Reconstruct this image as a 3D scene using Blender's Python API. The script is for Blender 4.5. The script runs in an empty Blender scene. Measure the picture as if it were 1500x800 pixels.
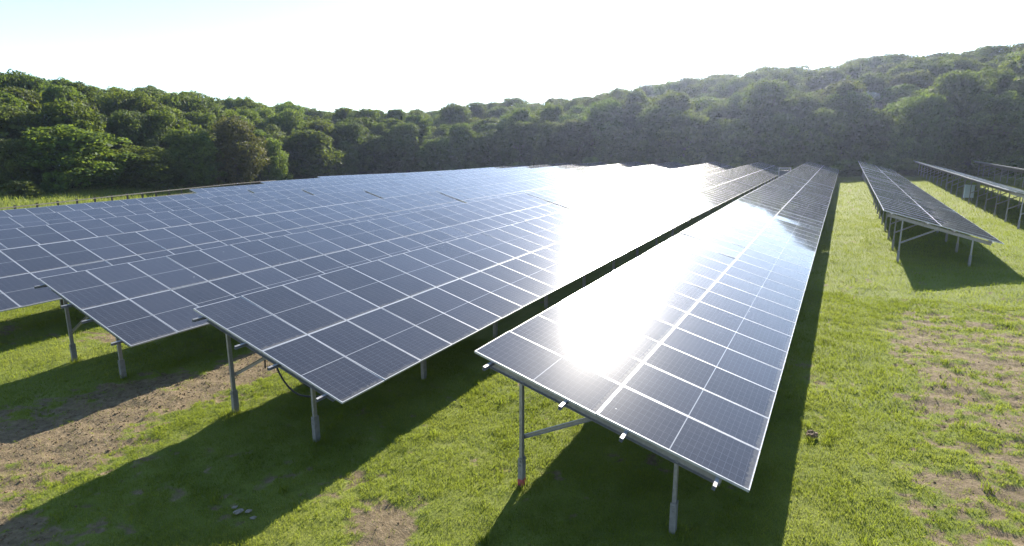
import bpy, math, random
import numpy as np
from mathutils import Vector, Matrix, Euler

scene = bpy.context.scene
COL = scene.collection
R = math.radians

# ------------------------------------------------------------------ camera, sky, sun, exposure
CAM_H = 5.3
cd = bpy.data.cameras.new('camera')
cd.sensor_width = 36.0
cd.lens = 829.0 / 1500.0 * 36.0
cd.clip_start = 0.1
cd.clip_end = 2000.0
cam = bpy.data.objects.new('camera', cd)
COL.objects.link(cam)
cam.location = (0, 0, CAM_H)
cam.rotation_euler = (R(90 - 11.0), 0, R(30.0))
scene.camera = cam

SUN_EL, SUN_AZ = 24.8, -9.8            # azimuth from +Y (the direction of the rows) towards +X
world = bpy.data.worlds.new('World')
scene.world = world
world.use_nodes = True
wn = world.node_tree
bg = wn.nodes['Background']
sky = wn.nodes.new('ShaderNodeTexSky')
sky.sky_type = 'NISHITA'
sky.sun_disc = False
sky.sun_elevation = R(SUN_EL)
sky.sun_rotation = R(SUN_AZ)
sky.air_density = 1.0
sky.dust_density = 0.12
sky.ozone_density = 1.6
wn.links.new(sky.outputs[0], bg.inputs[0])
bg.inputs[1].default_value = 0.085

sd = bpy.data.lights.new('sun', 'SUN')
sd.energy = 5.0
sd.angle = R(0.5)
sd.color = (1.0, 0.93, 0.82)
sun = bpy.data.objects.new('sun', sd)
COL.objects.link(sun)
S = Vector((math.sin(R(SUN_AZ)) * math.cos(R(SUN_EL)), math.cos(R(SUN_AZ)) * math.cos(R(SUN_EL)), math.sin(R(SUN_EL))))
sun.rotation_euler = (-S).to_track_quat('-Z', 'Y').to_euler()
sun.location = (0, 60, 60)

vs = scene.view_settings
vs.view_transform = 'Standard'
vs.look = 'None'
vs.exposure = 1.75
vs.gamma = 1.0
vs.use_curve_mapping = False
scene.cycles.max_bounces = 8
scene.cycles.transmission_bounces = 4
scene.cycles.transparent_max_bounces = 8
scene.cycles.volume_bounces = 1
scene.cycles.sample_clamp_indirect = 6.0

rng = np.random.default_rng(7)
random.seed(7)

# ------------------------------------------------------------------ noise and terrain
def _hash(ix, iy, seed):
    h = (ix.astype(np.int64) * 374761393 + iy.astype(np.int64) * 668265263 + seed * 1442695041) & 0xffffffff
    h = ((h ^ (h >> 13)) * 1274126177) & 0xffffffff
    return ((h ^ (h >> 16)) & 0xffff) / 65535.0

def vnoise(x, y, seed=0):
    x = np.asarray(x, float); y = np.asarray(y, float)
    ix = np.floor(x); iy = np.floor(y)
    fx = x - ix; fy = y - iy
    fx = fx * fx * (3 - 2 * fx); fy = fy * fy * (3 - 2 * fy)
    a = _hash(ix, iy, seed); b = _hash(ix + 1, iy, seed)
    c = _hash(ix, iy + 1, seed); d = _hash(ix + 1, iy + 1, seed)
    return (a * (1 - fx) + b * fx) * (1 - fy) + (c * (1 - fx) + d * fx) * fy

def fbm(x, y, seed=0, oct=4):
    s = 0; a = 0.5; n = 0
    for o in range(oct):
        s = s + a * vnoise(x * 2 ** o, y * 2 ** o, seed + o * 17); n += a; a *= 0.55
    return s / n

def sstep(a, b, x):
    t = np.clip((np.asarray(x, float) - a) / (b - a), 0, 1)
    return t * t * (3 - 2 * t)

EDGE_X, EDGE_Y = -87.0, 98.0
def forest_in(x, y):
    """metres inside the wood (negative on the field)"""
    a = EDGE_X - x - 0.10 * (y - 40)
    b = y - EDGE_Y + 0.02 * x
    k = 14.0
    m = np.maximum(a, b)
    return m + np.log(np.exp((a - m) / k) + np.exp((b - m) / k)) * k - 2.0

def base_h(x, y):
    x = np.asarray(x, float); y = np.asarray(y, float)
    z = 0.02 + 0.0397 * np.clip(y, -60, 32.6)
    z = z + 0.0315 * np.clip(y - 32.6, 0, 25.7) + 0.034 * np.clip(y - 58.3, 0, 60)
    z = z + 0.12 * sstep(-1, 6, x) - 0.22 * sstep(-30, -44, x) - 0.25 * sstep(-44, -54, x) - 0.3 * sstep(-54, -66, x)
    u = x + 0.37 * (np.clip(y, 20, 62) - 34.4)
    z = z + 1.7 * sstep(-70.5, -84, u)
    z = z - 0.6 * sstep(-42, -62, x) * sstep(48, 85, y)
    return z

def ground_h(x, y):
    x = np.asarray(x, float); y = np.asarray(y, float)
    z = base_h(x, y)
    s = forest_in(x, y)
    az = np.degrees(np.arctan2(x, y))
    amp = np.interp(az, [-110, -75, -60, -52, -44, -36, -28, -12, 0, 20, 60],
                        [0.15, 0.15, 0.155, 0.13, 0.112, 0.12, 0.165, 0.215, 0.225, 0.235, 0.235])
    sp = np.maximum(s, 0)
    return z + amp * (np.where(sp < 62, sp, 62 + (sp - 62) * 0.25)) * sstep(0, 8, sp)

def blob(x, y, cx, cy, rx, ry, rot=0.0):
    c, s_ = math.cos(R(rot)), math.sin(R(rot))
    dx, dy = x - cx, y - cy
    u = (dx * c + dy * s_) / rx; v = (-dx * s_ + dy * c) / ry
    return np.exp(-(u * u + v * v))

def soil_mask(x, y):
    """0 = full turf, 1 = bare earth"""
    x = np.asarray(x, float); y = np.asarray(y, float)
    n1 = fbm(x * 0.9, y * 0.9, 3, 5); n2 = fbm(x * 3.4, y * 3.4, 11, 4); n3 = fbm(x * 0.35, y * 0.35, 23, 3)
    m = np.zeros_like(x)
    track = 1.35 * np.exp(-((x + 12.25) / 1.0) ** 2) * sstep(2, 6, y) * (1 - sstep(24, 40, y))
    m = np.maximum(m, track)
    m = np.maximum(m, 1.4 * blob(x, y, -12.9, 4.0, 2.5, 1.9, 20))
    m = np.maximum(m, 1.0 * blob(x, y, -10.3, 2.7, 2.0, 0.9, 20))
    m = np.maximum(m, 1.2 * blob(x, y, -12.7, 6.2, 1.6, 1.6, 0))
    m = np.maximum(m, 1.15 * blob(x, y, -5.15, 5.35, 0.7, 0.45, -15))
    m = np.maximum(m, 1.1 * blob(x, y, -4.85, 4.8, 0.7, 0.6, 0))
    m = np.maximum(m, 0.55 * blob(x, y, -7.7, 4.4, 1.1, 0.5, 10))
    m = np.maximum(m, 0.85 * blob(x, y, -18.4, 7.6, 1.5, 1.1, 0))
    m = np.maximum(m, 0.85 * blob(x, y, -21.6, 6.6, 1.6, 0.8, 0))
    field = sstep(0.5, 2.6, x) * (1 - sstep(17, 25, y)) * (1 - sstep(12, 18, x) * 0.5) * 0.8
    field = np.maximum(field, 0.9 * blob(x, y, 3.3, 13.6, 0.9, 0.8, 20))
    field = np.maximum(field, 0.95 * blob(x, y, 2.1, 9.6, 0.9, 0.8, 30))
    field = np.maximum(field, 0.9 * blob(x, y, 3.1, 11.2, 0.8, 0.6, 0))
    field = np.maximum(field, 0.7 * blob(x, y, 4.2, 18.2, 1.4, 0.8, 0))
    aisle = 0.36 * np.exp(-((x - 0.55) / 0.55) ** 2) * sstep(14, 20, y)
    m = np.maximum(m, np.maximum(field, aisle))
    m = np.maximum(m, 0.22)
    n4 = fbm(x * 9.0 + y * 2.5, y * 12.0, 31, 3)
    v = m * 1.35 + (n1 - 0.5) * 1.2 + (n2 - 0.5) * 1.5 + (n4 - 0.5) * 1.3 + (n3 - 0.5) * 0.4 - 0.66
    wear = sstep(0.4, 2.4, x) * (1 - sstep(17, 25, y))           # thin broken wear on the open ground at right
    w = 0.50 + 0.35 * (field - 0.8) + (n2 - 0.5) * 2.0 + (n4 - 0.5) * 2.4 + (n1 - 0.5) * 1.1 + (n3 - 0.5) * 0.6
    v = np.where(wear > 0.02, np.minimum(v, 9) * (1 - wear) + wear * w * 0.8 , v)
    return np.clip(v * 1.25 + 0.1, 0, 1)

def relief(x, y, soil):
    return ((fbm(x * 1.1, y * 1.1, 41, 3) - 0.5) * 0.09 + (fbm(x * 4.5, y * 4.5, 43, 4) - 0.5) * (0.05 + 0.08 * soil)) - 0.025 * soil

# ------------------------------------------------------------------ materials
def new_mat(name):
    m = bpy.data.materials.new(name); m.use_nodes = True
    nt = m.node_tree
    return m, nt, nt.nodes['Principled BSDF']

def N(nt, t, **kw):
    n = nt.nodes.new(t)
    for k, v in kw.items():
        if k.startswith('i_'):
            n.inputs[int(k[2:]) if k[2:].isdigit() else k[2:]].default_value = v
        else:
            setattr(n, k, v)
    return n

def math_node(nt, op, a, b=None):
    n = nt.nodes.new('ShaderNodeMath'); n.operation = op
    for i, v in enumerate((a, b)):
        if v is None: continue
        if isinstance(v, (int, float)): n.inputs[i].default_value = v
        else: nt.links.new(v, n.inputs[i])
    return n.outputs[0]

def mix_col(nt, fac, a, b):
    n = nt.nodes.new('ShaderNodeMix'); n.data_type = 'RGBA'
    for sock, v in ((n.inputs[0], fac), (n.inputs[6], a), (n.inputs[7], b)):
        if isinstance(v, (int, float)): sock.default_value = v
        elif isinstance(v, tuple): sock.default_value = (*v, 1.0) if len(v) == 3 else v
        else: nt.links.new(v, sock)
    return n.outputs[2]

def noise(nt, scale, detail=4, rough=0.55, coord=None, dist=0.0):
    n = nt.nodes.new('ShaderNodeTexNoise')
    n.inputs['Scale'].default_value = scale; n.inputs['Detail'].default_value = detail
    n.inputs['Roughness'].default_value = rough; n.inputs['Distortion'].default_value = dist
    if coord is not None: nt.links.new(coord, n.inputs['Vector'])
    return n.outputs[0]

def ramp(nt, fac, stops):
    n = nt.nodes.new('ShaderNodeValToRGB')
    e = n.color_ramp.elements
    while len(e) < len(stops): e.new(0.5)
    for i, (p, c) in enumerate(stops):
        e[i].position = p; e[i].color = (*c, 1) if len(c) == 3 else c
    nt.links.new(fac, n.inputs[0])
    return n.outputs[0]

def make_ground_mat():
    m, nt, b = new_mat('turf and soil')
    geo = N(nt, 'ShaderNodeNewGeometry')
    at = N(nt, 'ShaderNodeAttribute', attribute_name='soil')
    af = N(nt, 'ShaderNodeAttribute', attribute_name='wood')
    P = geo.outputs['Position']
    n1 = noise(nt, 0.7, 5, 0.6, P); n2 = noise(nt, 9.0, 6, 0.7, P); n3 = noise(nt, 45.0, 4, 0.7, P)
    n4 = noise(nt, 2.5, 5, 0.65, P, 0.4)
    g = ramp(nt, n1, [(0.3, (0.12, 0.165, 0.02)), (0.5, (0.172, 0.217, 0.026)), (0.7, (0.222, 0.252, 0.04))])
    g2 = mix_col(nt, math_node(nt, 'MULTIPLY', n2, 0.75), g, (0.17, 0.165, 0.05))
    g3 = mix_col(nt, ramp(nt, n3, [(0.35, (0.5,) * 3), (0.65, (0,) * 3)]), g2, (0.05, 0.075, 0.014))
    s = ramp(nt, n2, [(0.28, (0.09, 0.064, 0.036)), (0.5, (0.18, 0.134, 0.078)), (0.72, (0.29, 0.225, 0.14))])
    s2 = mix_col(nt, math_node(nt, 'MULTIPLY', n4, 0.5), s, (0.13, 0.098, 0.055))
    mfac = math_node(nt, 'ADD', at.outputs['Fac'], math_node(nt, 'MULTIPLY', math_node(nt, 'SUBTRACT', n2, 0.5), 0.9))
    mf = ramp(nt, mfac, [(0.3, (0,) * 3), (0.62, (1,) * 3)])
    c = mix_col(nt, mf, g3, s2)
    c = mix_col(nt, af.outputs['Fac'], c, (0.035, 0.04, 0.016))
    nt.links.new(c, b.inputs['Base Color'])
    b.inputs['Roughness'].default_value = 0.95
    b.inputs['Specular IOR Level'].default_value = 0.15
    bp = N(nt, 'ShaderNodeBump'); bp.inputs['Strength'].default_value = 0.9; bp.inputs['Distance'].default_value = 0.05
    hsum = math_node(nt, 'ADD', n2, math_node(nt, 'MULTIPLY', n3, 0.5))
    nt.links.new(hsum, bp.inputs['Height']); nt.links.new(bp.outputs[0], b.inputs['Normal'])
    return m

def make_leaf_mat(name, cols, trans=0.45, var=0.3, rough=0.7, lit=0.22):
    """foliage: a diffuse front with light shining through; each tree has a tint of its own"""
    m, nt, b = new_mat(name)
    oi = N(nt, 'ShaderNodeObjectInfo'); geo = N(nt, 'ShaderNodeNewGeometry')
    at = N(nt, 'ShaderNodeAttribute', attribute_name='tone')
    c = ramp(nt, at.outputs['Fac'], [(0.0, cols[0]), (0.5, cols[1]), (1.0, cols[2])])
    hs = N(nt, 'ShaderNodeHueSaturation')
    nt.links.new(c, hs.inputs['Color'])
    r = oi.outputs['Random']
    nt.links.new(math_node(nt, 'ADD', math_node(nt, 'MULTIPLY', r, 0.045 * var / 0.3), 0.5 - 0.022 * var / 0.3), hs.inputs['Hue'])
    nt.links.new(math_node(nt, 'ADD', math_node(nt, 'MULTIPLY', math_node(nt, 'FRACT', math_node(nt, 'MULTIPLY', r, 7.31)), 2 * var), 1 - var), hs.inputs['Value'])
    hs.inputs['Saturation'].default_value = 1.0
    col = hs.outputs[0]
    nt.links.new(col, b.inputs['Base Color'])
    b.inputs['Roughness'].default_value = rough
    b.inputs['Specular IOR Level'].default_value = 0.25
    tr = N(nt, 'ShaderNodeBsdfTranslucent')
    tc = mix_col(nt, lit, col, (0.24, 0.28, 0.02))
    nt.links.new(tc, tr.inputs[0])
    mx = N(nt, 'ShaderNodeMixShader'); mx.inputs[0].default_value = trans
    nt.links.new(b.outputs[0], mx.inputs[1]); nt.links.new(tr.outputs[0], mx.inputs[2])
    nt.links.new(mx.outputs[0], nt.nodes['Material Output'].inputs[0])
    return m

def make_simple(name, col, rough=0.5, metal=0.0, nscale=20.0, namt=0.2, spec=0.5):
    m, nt, b = new_mat(name)
    tc = N(nt, 'ShaderNodeTexCoord')
    n = noise(nt, nscale, 4, 0.6, tc.outputs['Object'])
    dark = tuple(c * (1 - namt) for c in col); lite = tuple(min(1, c * (1 + namt)) for c in col)
    nt.links.new(ramp(nt, n, [(0.3, dark), (0.7, lite)]), b.inputs['Base Color'])
    nt.links.new(ramp(nt, n, [(0.3, (max(rough - 0.08, 0.02),) * 3), (0.7, (min(rough + 0.1, 1),) * 3)]), b.inputs['Roughness'])
    b.inputs['Metallic'].default_value = metal
    b.inputs['Specular IOR Level'].default_value = spec
    return m

MOD_L, MOD_W, PITCH = 2.084, 1.047, 1.06
def make_pv_mat():
    """half-cut cells under glass: 24 x 6 grid in the module's own coordinates"""
    m, nt, b = new_mat('photovoltaic glass')
    tc = N(nt, 'ShaderNodeTexCoord'); sep = N(nt, 'ShaderNodeSeparateXYZ')
    nt.links.new(tc.outputs['Object'], sep.inputs[0])
    x, y = sep.outputs[0], sep.outputs[1]
    def line(u, pitch, off, half):
        f = math_node(nt, 'FRACT', math_node(nt, 'DIVIDE', math_node(nt, 'ADD', u, off), pitch))
        d = math_node(nt, 'ABSOLUTE', math_node(nt, 'SUBTRACT', f, 0.5))
        return math_node(nt, 'GREATER_THAN', d, 0.5 - half / pitch)
    ax = math_node(nt, 'ABSOLUTE', x); ay = math_node(nt, 'ABSOLUTE', y)
    col_l = line(y, 0.1665, 0.0, 0.0024)
    row_l = line(ax, 0.0842, -0.007, 0.0016)
    bus = line(y, 0.01665, 0.0, 0.0004)
    grid = math_node(nt, 'MAXIMUM', col_l, row_l)
    mid = math_node(nt, 'LESS_THAN', ax, 0.0065)
    bx = math_node(nt, 'GREATER_THAN', ax, MOD_L / 2 - 0.018); by = math_node(nt, 'GREATER_THAN', ay, MOD_W / 2 - 0.016)
    white = math_node(nt, 'MAXIMUM', mid, math_node(nt, 'MAXIMUM', bx, by))
    oi = N(nt, 'ShaderNodeObjectInfo')
    cell = ramp(nt, oi.outputs['Random'], [(0.0, (0.012, 0.016, 0.027)), (0.5, (0.016, 0.021, 0.035)), (1.0, (0.023, 0.029, 0.046))])
    c = mix_col(nt, math_node(nt, 'MULTIPLY', bus, 0.35), cell, (0.20, 0.21, 0.25))
    c = mix_col(nt, math_node(nt, 'MULTIPLY', grid, 0.5), c, (0.16, 0.17, 0.21))
    c = mix_col(nt, white, c, (0.30, 0.31, 0.33))
    geo = N(nt, 'ShaderNodeNewGeometry')
    n1 = noise(nt, 1.3, 4, 0.6, geo.outputs['Position']); n2 = noise(nt, 14.0, 5, 0.7, geo.outputs['Position'])
    dust = math_node(nt, 'ADD', math_node(nt, 'MULTIPLY', n1, 0.05), math_node(nt, 'MULTIPLY', n2, 0.07))
    c = mix_col(nt, dust, c, (0.34, 0.31, 0.28))
    # a rim of dirt above each lower frame, wandering in width, and a few bird droppings
    rim = math_node(nt, 'SUBTRACT', x, MOD_L / 2 - 0.075)
    rimf = math_node(nt, 'MULTIPLY', math_node(nt, 'GREATER_THAN', math_node(nt, 'ADD', rim, math_node(nt, 'MULTIPLY', math_node(nt, 'SUBTRACT', n2, 0.5), 0.16)), 0.0), math_node(nt, 'MULTIPLY', n2, 0.35))
    c = mix_col(nt, rimf, c, (0.30, 0.27, 0.22))
    vor = N(nt, 'ShaderNodeTexVoronoi'); vor.inputs['Scale'].default_value = 1.3; nt.links.new(geo.outputs['Position'], vor.inputs['Vector'])
    spot = math_node(nt, 'LESS_THAN', math_node(nt, 'ADD', vor.outputs['Distance'], math_node(nt, 'MULTIPLY', noise(nt, 60.0, 3, 0.6, geo.outputs['Position']), 0.03)), 0.034)
    c = mix_col(nt, math_node(nt, 'MULTIPLY', spot, 0.8), c, (0.6, 0.6, 0.56))
    nt.links.new(c, b.inputs['Base Color'])
    rg = math_node(nt, 'ADD', math_node(nt, 'MULTIPLY', n1, 0.05), 0.026)
    b.inputs['Roughness'].default_value = 0.32; b.inputs['Specular IOR Level'].default_value = 0.008
    b.inputs['IOR'].default_value = 1.45
    b.inputs['Coat Weight'].default_value = 1.0; b.inputs['Coat IOR'].default_value = 1.34
    nt.links.new(rg, b.inputs['Coat Roughness'])
    bp = N(nt, 'ShaderNodeBump'); bp.inputs['Strength'].default_value = 0.035; bp.inputs['Distance'].default_value = 0.01
    nt.links.new(noise(nt, 3.5, 2, 0.5, geo.outputs['Position']), bp.inputs['Height'])
    nt.links.new(bp.outputs[0], b.inputs['Normal']); nt.links.new(bp.outputs[0], b.inputs['Coat Normal'])
    return m

M_GROUND = make_ground_mat()
M_PV = make_pv_mat()
M_FRAME = make_simple('anodised aluminium', (0.43, 0.44, 0.46), 0.38, 0.35, 30, 0.06)
M_BACK = make_simple('module backsheet', (0.32, 0.32, 0.34), 0.6, 0.0, 8, 0.08)
M_STEEL = make_simple('galvanised steel', (0.25, 0.248, 0.25), 0.45, 0.5, 18, 0.18)
M_ZINC = make_simple('dull zinc pile', (0.19, 0.192, 0.2), 0.55, 0.4, 14, 0.2)
M_RED = make_simple('red survey paint', (0.3, 0.06, 0.07), 0.6, 0.0, 20, 0.2)
M_CABLE = make_simple('black cable rubber', (0.015, 0.015, 0.017), 0.55, 0.0, 30, 0.2)
M_BOX = make_simple('pale blue grey enamel', (0.42, 0.50, 0.58), 0.5, 0.0, 5, 0.08)
M_BOXD = make_simple('dark grey enamel', (0.05, 0.055, 0.065), 0.5, 0.0, 5, 0.1)
M_WHITE = make_simple('white plastic', (0.7, 0.7, 0.7), 0.5, 0.0, 5, 0.08)
M_WOOD = make_simple('weathered timber', (0.14, 0.125, 0.105), 0.85, 0.0, 12, 0.3)
M_POSTWOOD = make_simple('dark treated timber', (0.055, 0.045, 0.036), 0.85, 0.0, 12, 0.3)
M_BARK = make_simple('bark', (0.085, 0.065, 0.048), 0.9, 0.0, 6, 0.35)
M_CLOD = make_simple('dry earth clod', (0.13, 0.085, 0.045), 0.95, 0.0, 25, 0.4)
M_LITTER = make_simple('chalky rubble', (0.2, 0.17, 0.135), 0.9, 0.0, 20, 0.3)
GREENS = ((0.02, 0.042, 0.006), (0.05, 0.09, 0.011), (0.10, 0.15, 0.02))
M_LEAF = make_leaf_mat('broadleaf foliage', GREENS, 0.5, 0.34, lit=0.34)
M_LEAF_F = make_leaf_mat('fresh broadleaf foliage', ((0.03, 0.06, 0.009), (0.075, 0.125, 0.016), (0.135, 0.19, 0.028)), 0.5, 0.22, lit=0.34)
M_LEAF_L = make_leaf_mat('pale young foliage', ((0.04, 0.065, 0.014), (0.07, 0.105, 0.022), (0.11, 0.145, 0.034)), 0.45, 0.2)
M_LEAF_B = make_leaf_mat('bronze green foliage', ((0.035, 0.042, 0.01), (0.07, 0.072, 0.016), (0.11, 0.102, 0.026)), 0.4, 0.15)
M_LEAF_W = make_leaf_mat('white blossom foliage', ((0.12, 0.15, 0.06), (0.5, 0.5, 0.42), (0.8, 0.8, 0.74)), 0.5, 0.1, lit=0.0)
M_BLADE = make_leaf_mat('grass blades', ((0.095, 0.13, 0.016), (0.155, 0.20, 0.024), (0.24, 0.265, 0.055)), 0.58, 0.0, 0.6, 0.45)
M_LONG = make_leaf_mat('long green field grass', ((0.10, 0.135, 0.025), (0.15, 0.19, 0.035), (0.23, 0.25, 0.06)), 0.5, 0.0, 0.6, 0.4)
M_DRY = make_leaf_mat('long field grass', ((0.12, 0.13, 0.035), (0.2, 0.2, 0.06), (0.3, 0.27, 0.11)), 0.5, 0.0, 0.6)

# ------------------------------------------------------------------ mesh helpers
class MB:
    """collects boxes, bars and tubes, then builds ONE mesh"""
    def __init__(self): self.v = []; self.f = []; self.mi = []
    def add(self, vs_, fs, mi=0):
        o = len(self.v); self.v += [tuple(p) for p in vs_]
        self.f += [tuple(i + o for i in f) for f in fs]; self.mi += [mi] * len(fs)
    def box(self, x0, x1, y0, y1, z0, z1, mi=0):
        self.add([(x0, y0, z0), (x1, y0, z0), (x1, y1, z0), (x0, y1, z0), (x0, y0, z1), (x1, y0, z1), (x1, y1, z1), (x0, y1, z1)],
                 [(0, 3, 2, 1), (4, 5, 6, 7), (0, 1, 5, 4), (1, 2, 6, 5), (2, 3, 7, 6), (3, 0, 4, 7)], mi)
    def channel(self, p, q, w, h, t, up=(0, 0, 1), mi=0, flip=1):
        """a C-section steel bar from p to q: web height h, flange width w, wall t"""
        p, q = Vector(p), Vector(q); d = (q - p).normalized(); up = Vector(up)
        s = d.cross(up).normalized() * flip; u = s.cross(d).normalized() * flip
        prof = [(-w / 2, -h / 2), (w / 2, -h / 2), (w / 2, -h / 2 + t), (-w / 2 + t, -h / 2 + t), (-w / 2 + t, h / 2 - t), (w / 2, h / 2 - t), (w / 2, h / 2), (-w / 2, h / 2)]
        a = [p + s * x + u * z for x, z in prof]; b = [q + s * x + u * z for x, z in prof]
        n = 8
        fs = [(i, (i + 1) % n, (i + 1) % n + n, i + n) for i in range(n)]
        fs += [(0, 3, 2, 1), (0, 7, 4, 3), (7, 6, 5, 4), (8, 9, 10, 11), (8, 11, 12, 15), (15, 12, 13, 14)]
        self.add(a + b, fs, mi)
    def bar(self, p, q, w, h, up=(0, 0, 1), mi=0):
        p, q = Vector(p), Vector(q); d = (q - p).normalized(); s = d.cross(Vector(up)).normalized(); u = s.cross(d)
        a = [p + s * x + u * z for x, z in ((-w / 2, -h / 2), (w / 2, -h / 2), (w / 2, h / 2), (-w / 2, h / 2))]
        b = [v + (q - p) for v in a]
        self.add(a + b, [(0, 1, 2, 3), (7, 6, 5, 4), (0, 4, 5, 1), (1, 5, 6, 2), (2, 6, 7, 3), (3, 7, 4, 0)], mi)
    def tube(self, pts, rad, n=8, mi=0):
        pts = [Vector(p) for p in pts]
        rad = rad if isinstance(rad, (list, tuple)) else [rad] * len(pts)
        ring = []
        for i, p in enumerate(pts):
            d = (pts[min(i + 1, len(pts) - 1)] - pts[max(i - 1, 0)]).normalized()
            a = d.orthogonal().normalized() if i == 0 else (prev - d * prev.dot(d)).normalized()
            prev = a; c = d.cross(a)
            ring.append([p + (a * math.cos(2 * math.pi * k / n) + c * math.sin(2 * math.pi * k / n)) * rad[i] for k in range(n)])
        vs_ = [v for r in ring for v in r]
        fs = [(i * n + k, i * n + (k + 1) % n, (i + 1) * n + (k + 1) % n, (i + 1) * n + k) for i in range(len(pts) - 1) for k in range(n)]
        fs += [tuple(range(n))[::-1], tuple(range((len(pts) - 1) * n, len(pts) * n))]
        self.add(vs_, fs, mi)
    def mesh(self, name, mats):
        me = bpy.data.meshes.new(name); me.from_pydata(self.v, [], self.f)
        for m in (mats if isinstance(mats, (list, tuple)) else [mats]): me.materials.append(m)
        if any(self.mi): me.polygons.foreach_set('material_index', self.mi)
        me.update(); return me

def link(name, me, parent=None, loc=(0, 0, 0), rot=(0, 0, 0)):
    o = bpy.data.objects.new(name, me); COL.objects.link(o)
    o.location = loc; o.rotation_euler = rot
    if parent is not None: o.parent = parent
    return o

def tag(o, label=None, cat=None, group=None, kind=None):
    if label: o['label'] = label
    if cat: o['category'] = cat
    if group: o['group'] = group
    if kind: o['kind'] = kind
    return o

def numpy_mesh(name, verts, faces_flat, nper, mat, tone=None, smooth=False):
    """fast mesh of same-size polygons"""
    me = bpy.data.meshes.new(name)
    nf = len(faces_flat) // nper
    me.vertices.add(len(verts)); me.vertices.foreach_set('co', np.ascontiguousarray(verts, np.float32).ravel())
    me.loops.add(len(faces_flat)); me.loops.foreach_set('vertex_index', np.ascontiguousarray(faces_flat, np.int32))
    me.polygons.add(nf); me.polygons.foreach_set('loop_start', np.arange(0, nf * nper, nper, dtype=np.int32))
    if smooth: me.polygons.foreach_set('use_smooth', np.ones(nf, bool))
    me.materials.append(mat)
    if tone is not None:
        a = me.attributes.new('tone', 'FLOAT', 'POINT'); a.data.foreach_set('value', np.ascontiguousarray(tone, np.float32))
    me.update(calc_edges=True)
    return me

# ------------------------------------------------------------------ ground: one sheet, fine near the camera
def axis(parts):
    out = []
    for a, b, s in parts: out.append(np.arange(a, b, s))
    return np.concatenate(out)
gx = axis([(-260, -100, 5), (-100, -30, 1.6), (-30, -17, 0.4), (-17, 7, 0.11), (7, 14, 0.3), (14, 40, 1.6), (40, 205, 5)])
gy = axis([(-60, -4, 4), (-4, 2, 0.4), (2, 21, 0.11), (21, 34, 0.3), (34, 105, 1.2), (105, 300, 5)])
GX, GY = np.meshgrid(gx, gy)
soil = soil_mask(GX, GY)
fin = forest_in(GX, GY)
GZ = ground_h(GX, GY) + relief(GX, GY, soil) * (1 - sstep(30, 60, np.hypot(GX, GY)))
nx, ny = len(gx), len(gy)
idx = np.arange(nx * ny).reshape(ny, nx)
quads = np.stack([idx[:-1, :-1], idx[:-1, 1:], idx[1:, 1:], idx[1:, :-1]], -1).reshape(-1)
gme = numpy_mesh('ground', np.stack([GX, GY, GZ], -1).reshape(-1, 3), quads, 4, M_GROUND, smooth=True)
a = gme.attributes.new('soil', 'FLOAT', 'POINT'); a.data.foreach_set('value', soil.astype(np.float32).ravel())
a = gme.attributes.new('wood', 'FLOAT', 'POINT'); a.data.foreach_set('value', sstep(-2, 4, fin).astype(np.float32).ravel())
tag(link('ground', gme), kind='structure')

# ------------------------------------------------------------------ turf: single blades, thinner with distance
def blades(name, x, y, h, w, mat, label, lean=0.55, tone_base=None):
    n = len(x)
    z = ground_h(x, y) + relief(x, y, soil_mask(x, y)) * (1 - sstep(30, 60, np.hypot(x, y))) - 0.012
    th = rng.uniform(0, 2 * np.pi, n); dx, dy = np.cos(th), np.sin(th)
    lt = rng.uniform(0, 2 * np.pi, n); la = h * lean * rng.random(n)
    base = np.stack([x, y, z], -1)
    side = np.stack([dx * w / 2, dy * w / 2, np.zeros(n)], -1)
    mid = base + np.stack([np.cos(lt) * la * 0.35, np.sin(lt) * la * 0.35, h * 0.6], -1)
    tip = base + np.stack([np.cos(lt) * la, np.sin(lt) * la, h], -1)
    V = np.stack([base - side, base + side, mid + side * 0.75, tip, mid - side * 0.75], 1).reshape(-1, 3)
    F = (np.arange(n)[:, None] * 5 + np.array([0, 1, 2, 3, 4])).ravel()
    t = rng.random(n) if tone_base is None else np.clip(tone_base + rng.normal(0, 0.2, n), 0, 1)
    me = numpy_mesh(name, V, F, 5, mat, tone=np.repeat(t, 5))
    return tag(link(name, me), label, None, None, 'stuff')

def scatter(n, x0, x1, y0, y1):
    return rng.uniform(x0, x1, n), rng.uniform(y0, y1, n)
bx, by, bs = [], [], []
for (n, x0, x1, y0, y1, s) in ((600000, -14.5, 4.5, 2.2, 12.5, 0.78), (130000, -27, -14.5, 2.2, 12, 1.0), (250000, -6, 13, 12.5, 22, 1.1), (180000, -4, 24, 22, 46, 1.5), (110000, -2, 38, 46, 92, 2.4)):
    x, y = scatter(n, x0, x1, y0, y1)
    az = np.degrees(np.arctan2(x, y))
    keep = (az > -82) & (az < 27)
    clump = fbm(x * 2.2, y * 2.2, 61, 3)
    s_ = soil_mask(x, y)
    keep &= (rng.random(n) > s_ * 1.0 - 0.06) & (rng.random(n) < 0.5 + clump * 0.8)
    bx.append(x[keep]); by.append(y[keep]); bs.append(np.full(keep.sum(), s) * (0.7 + 0.45 * clump[keep]) * (1 - 0.45 * s_[keep]))
bx = np.concatenate(bx); by = np.concatenate(by); bs = np.concatenate(bs)
tb = np.clip(fbm(bx * 0.6, by * 0.6, 71, 3) * 1.3 - 0.15, 0, 1)
blades('grass', bx, by, 0.062 * bs * rng.uniform(0.6, 1.5, len(bx)), 0.0085 * bs ** 0.8, M_BLADE, 'short bright green turf growing between the solar rows', 0.9, tb)
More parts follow.
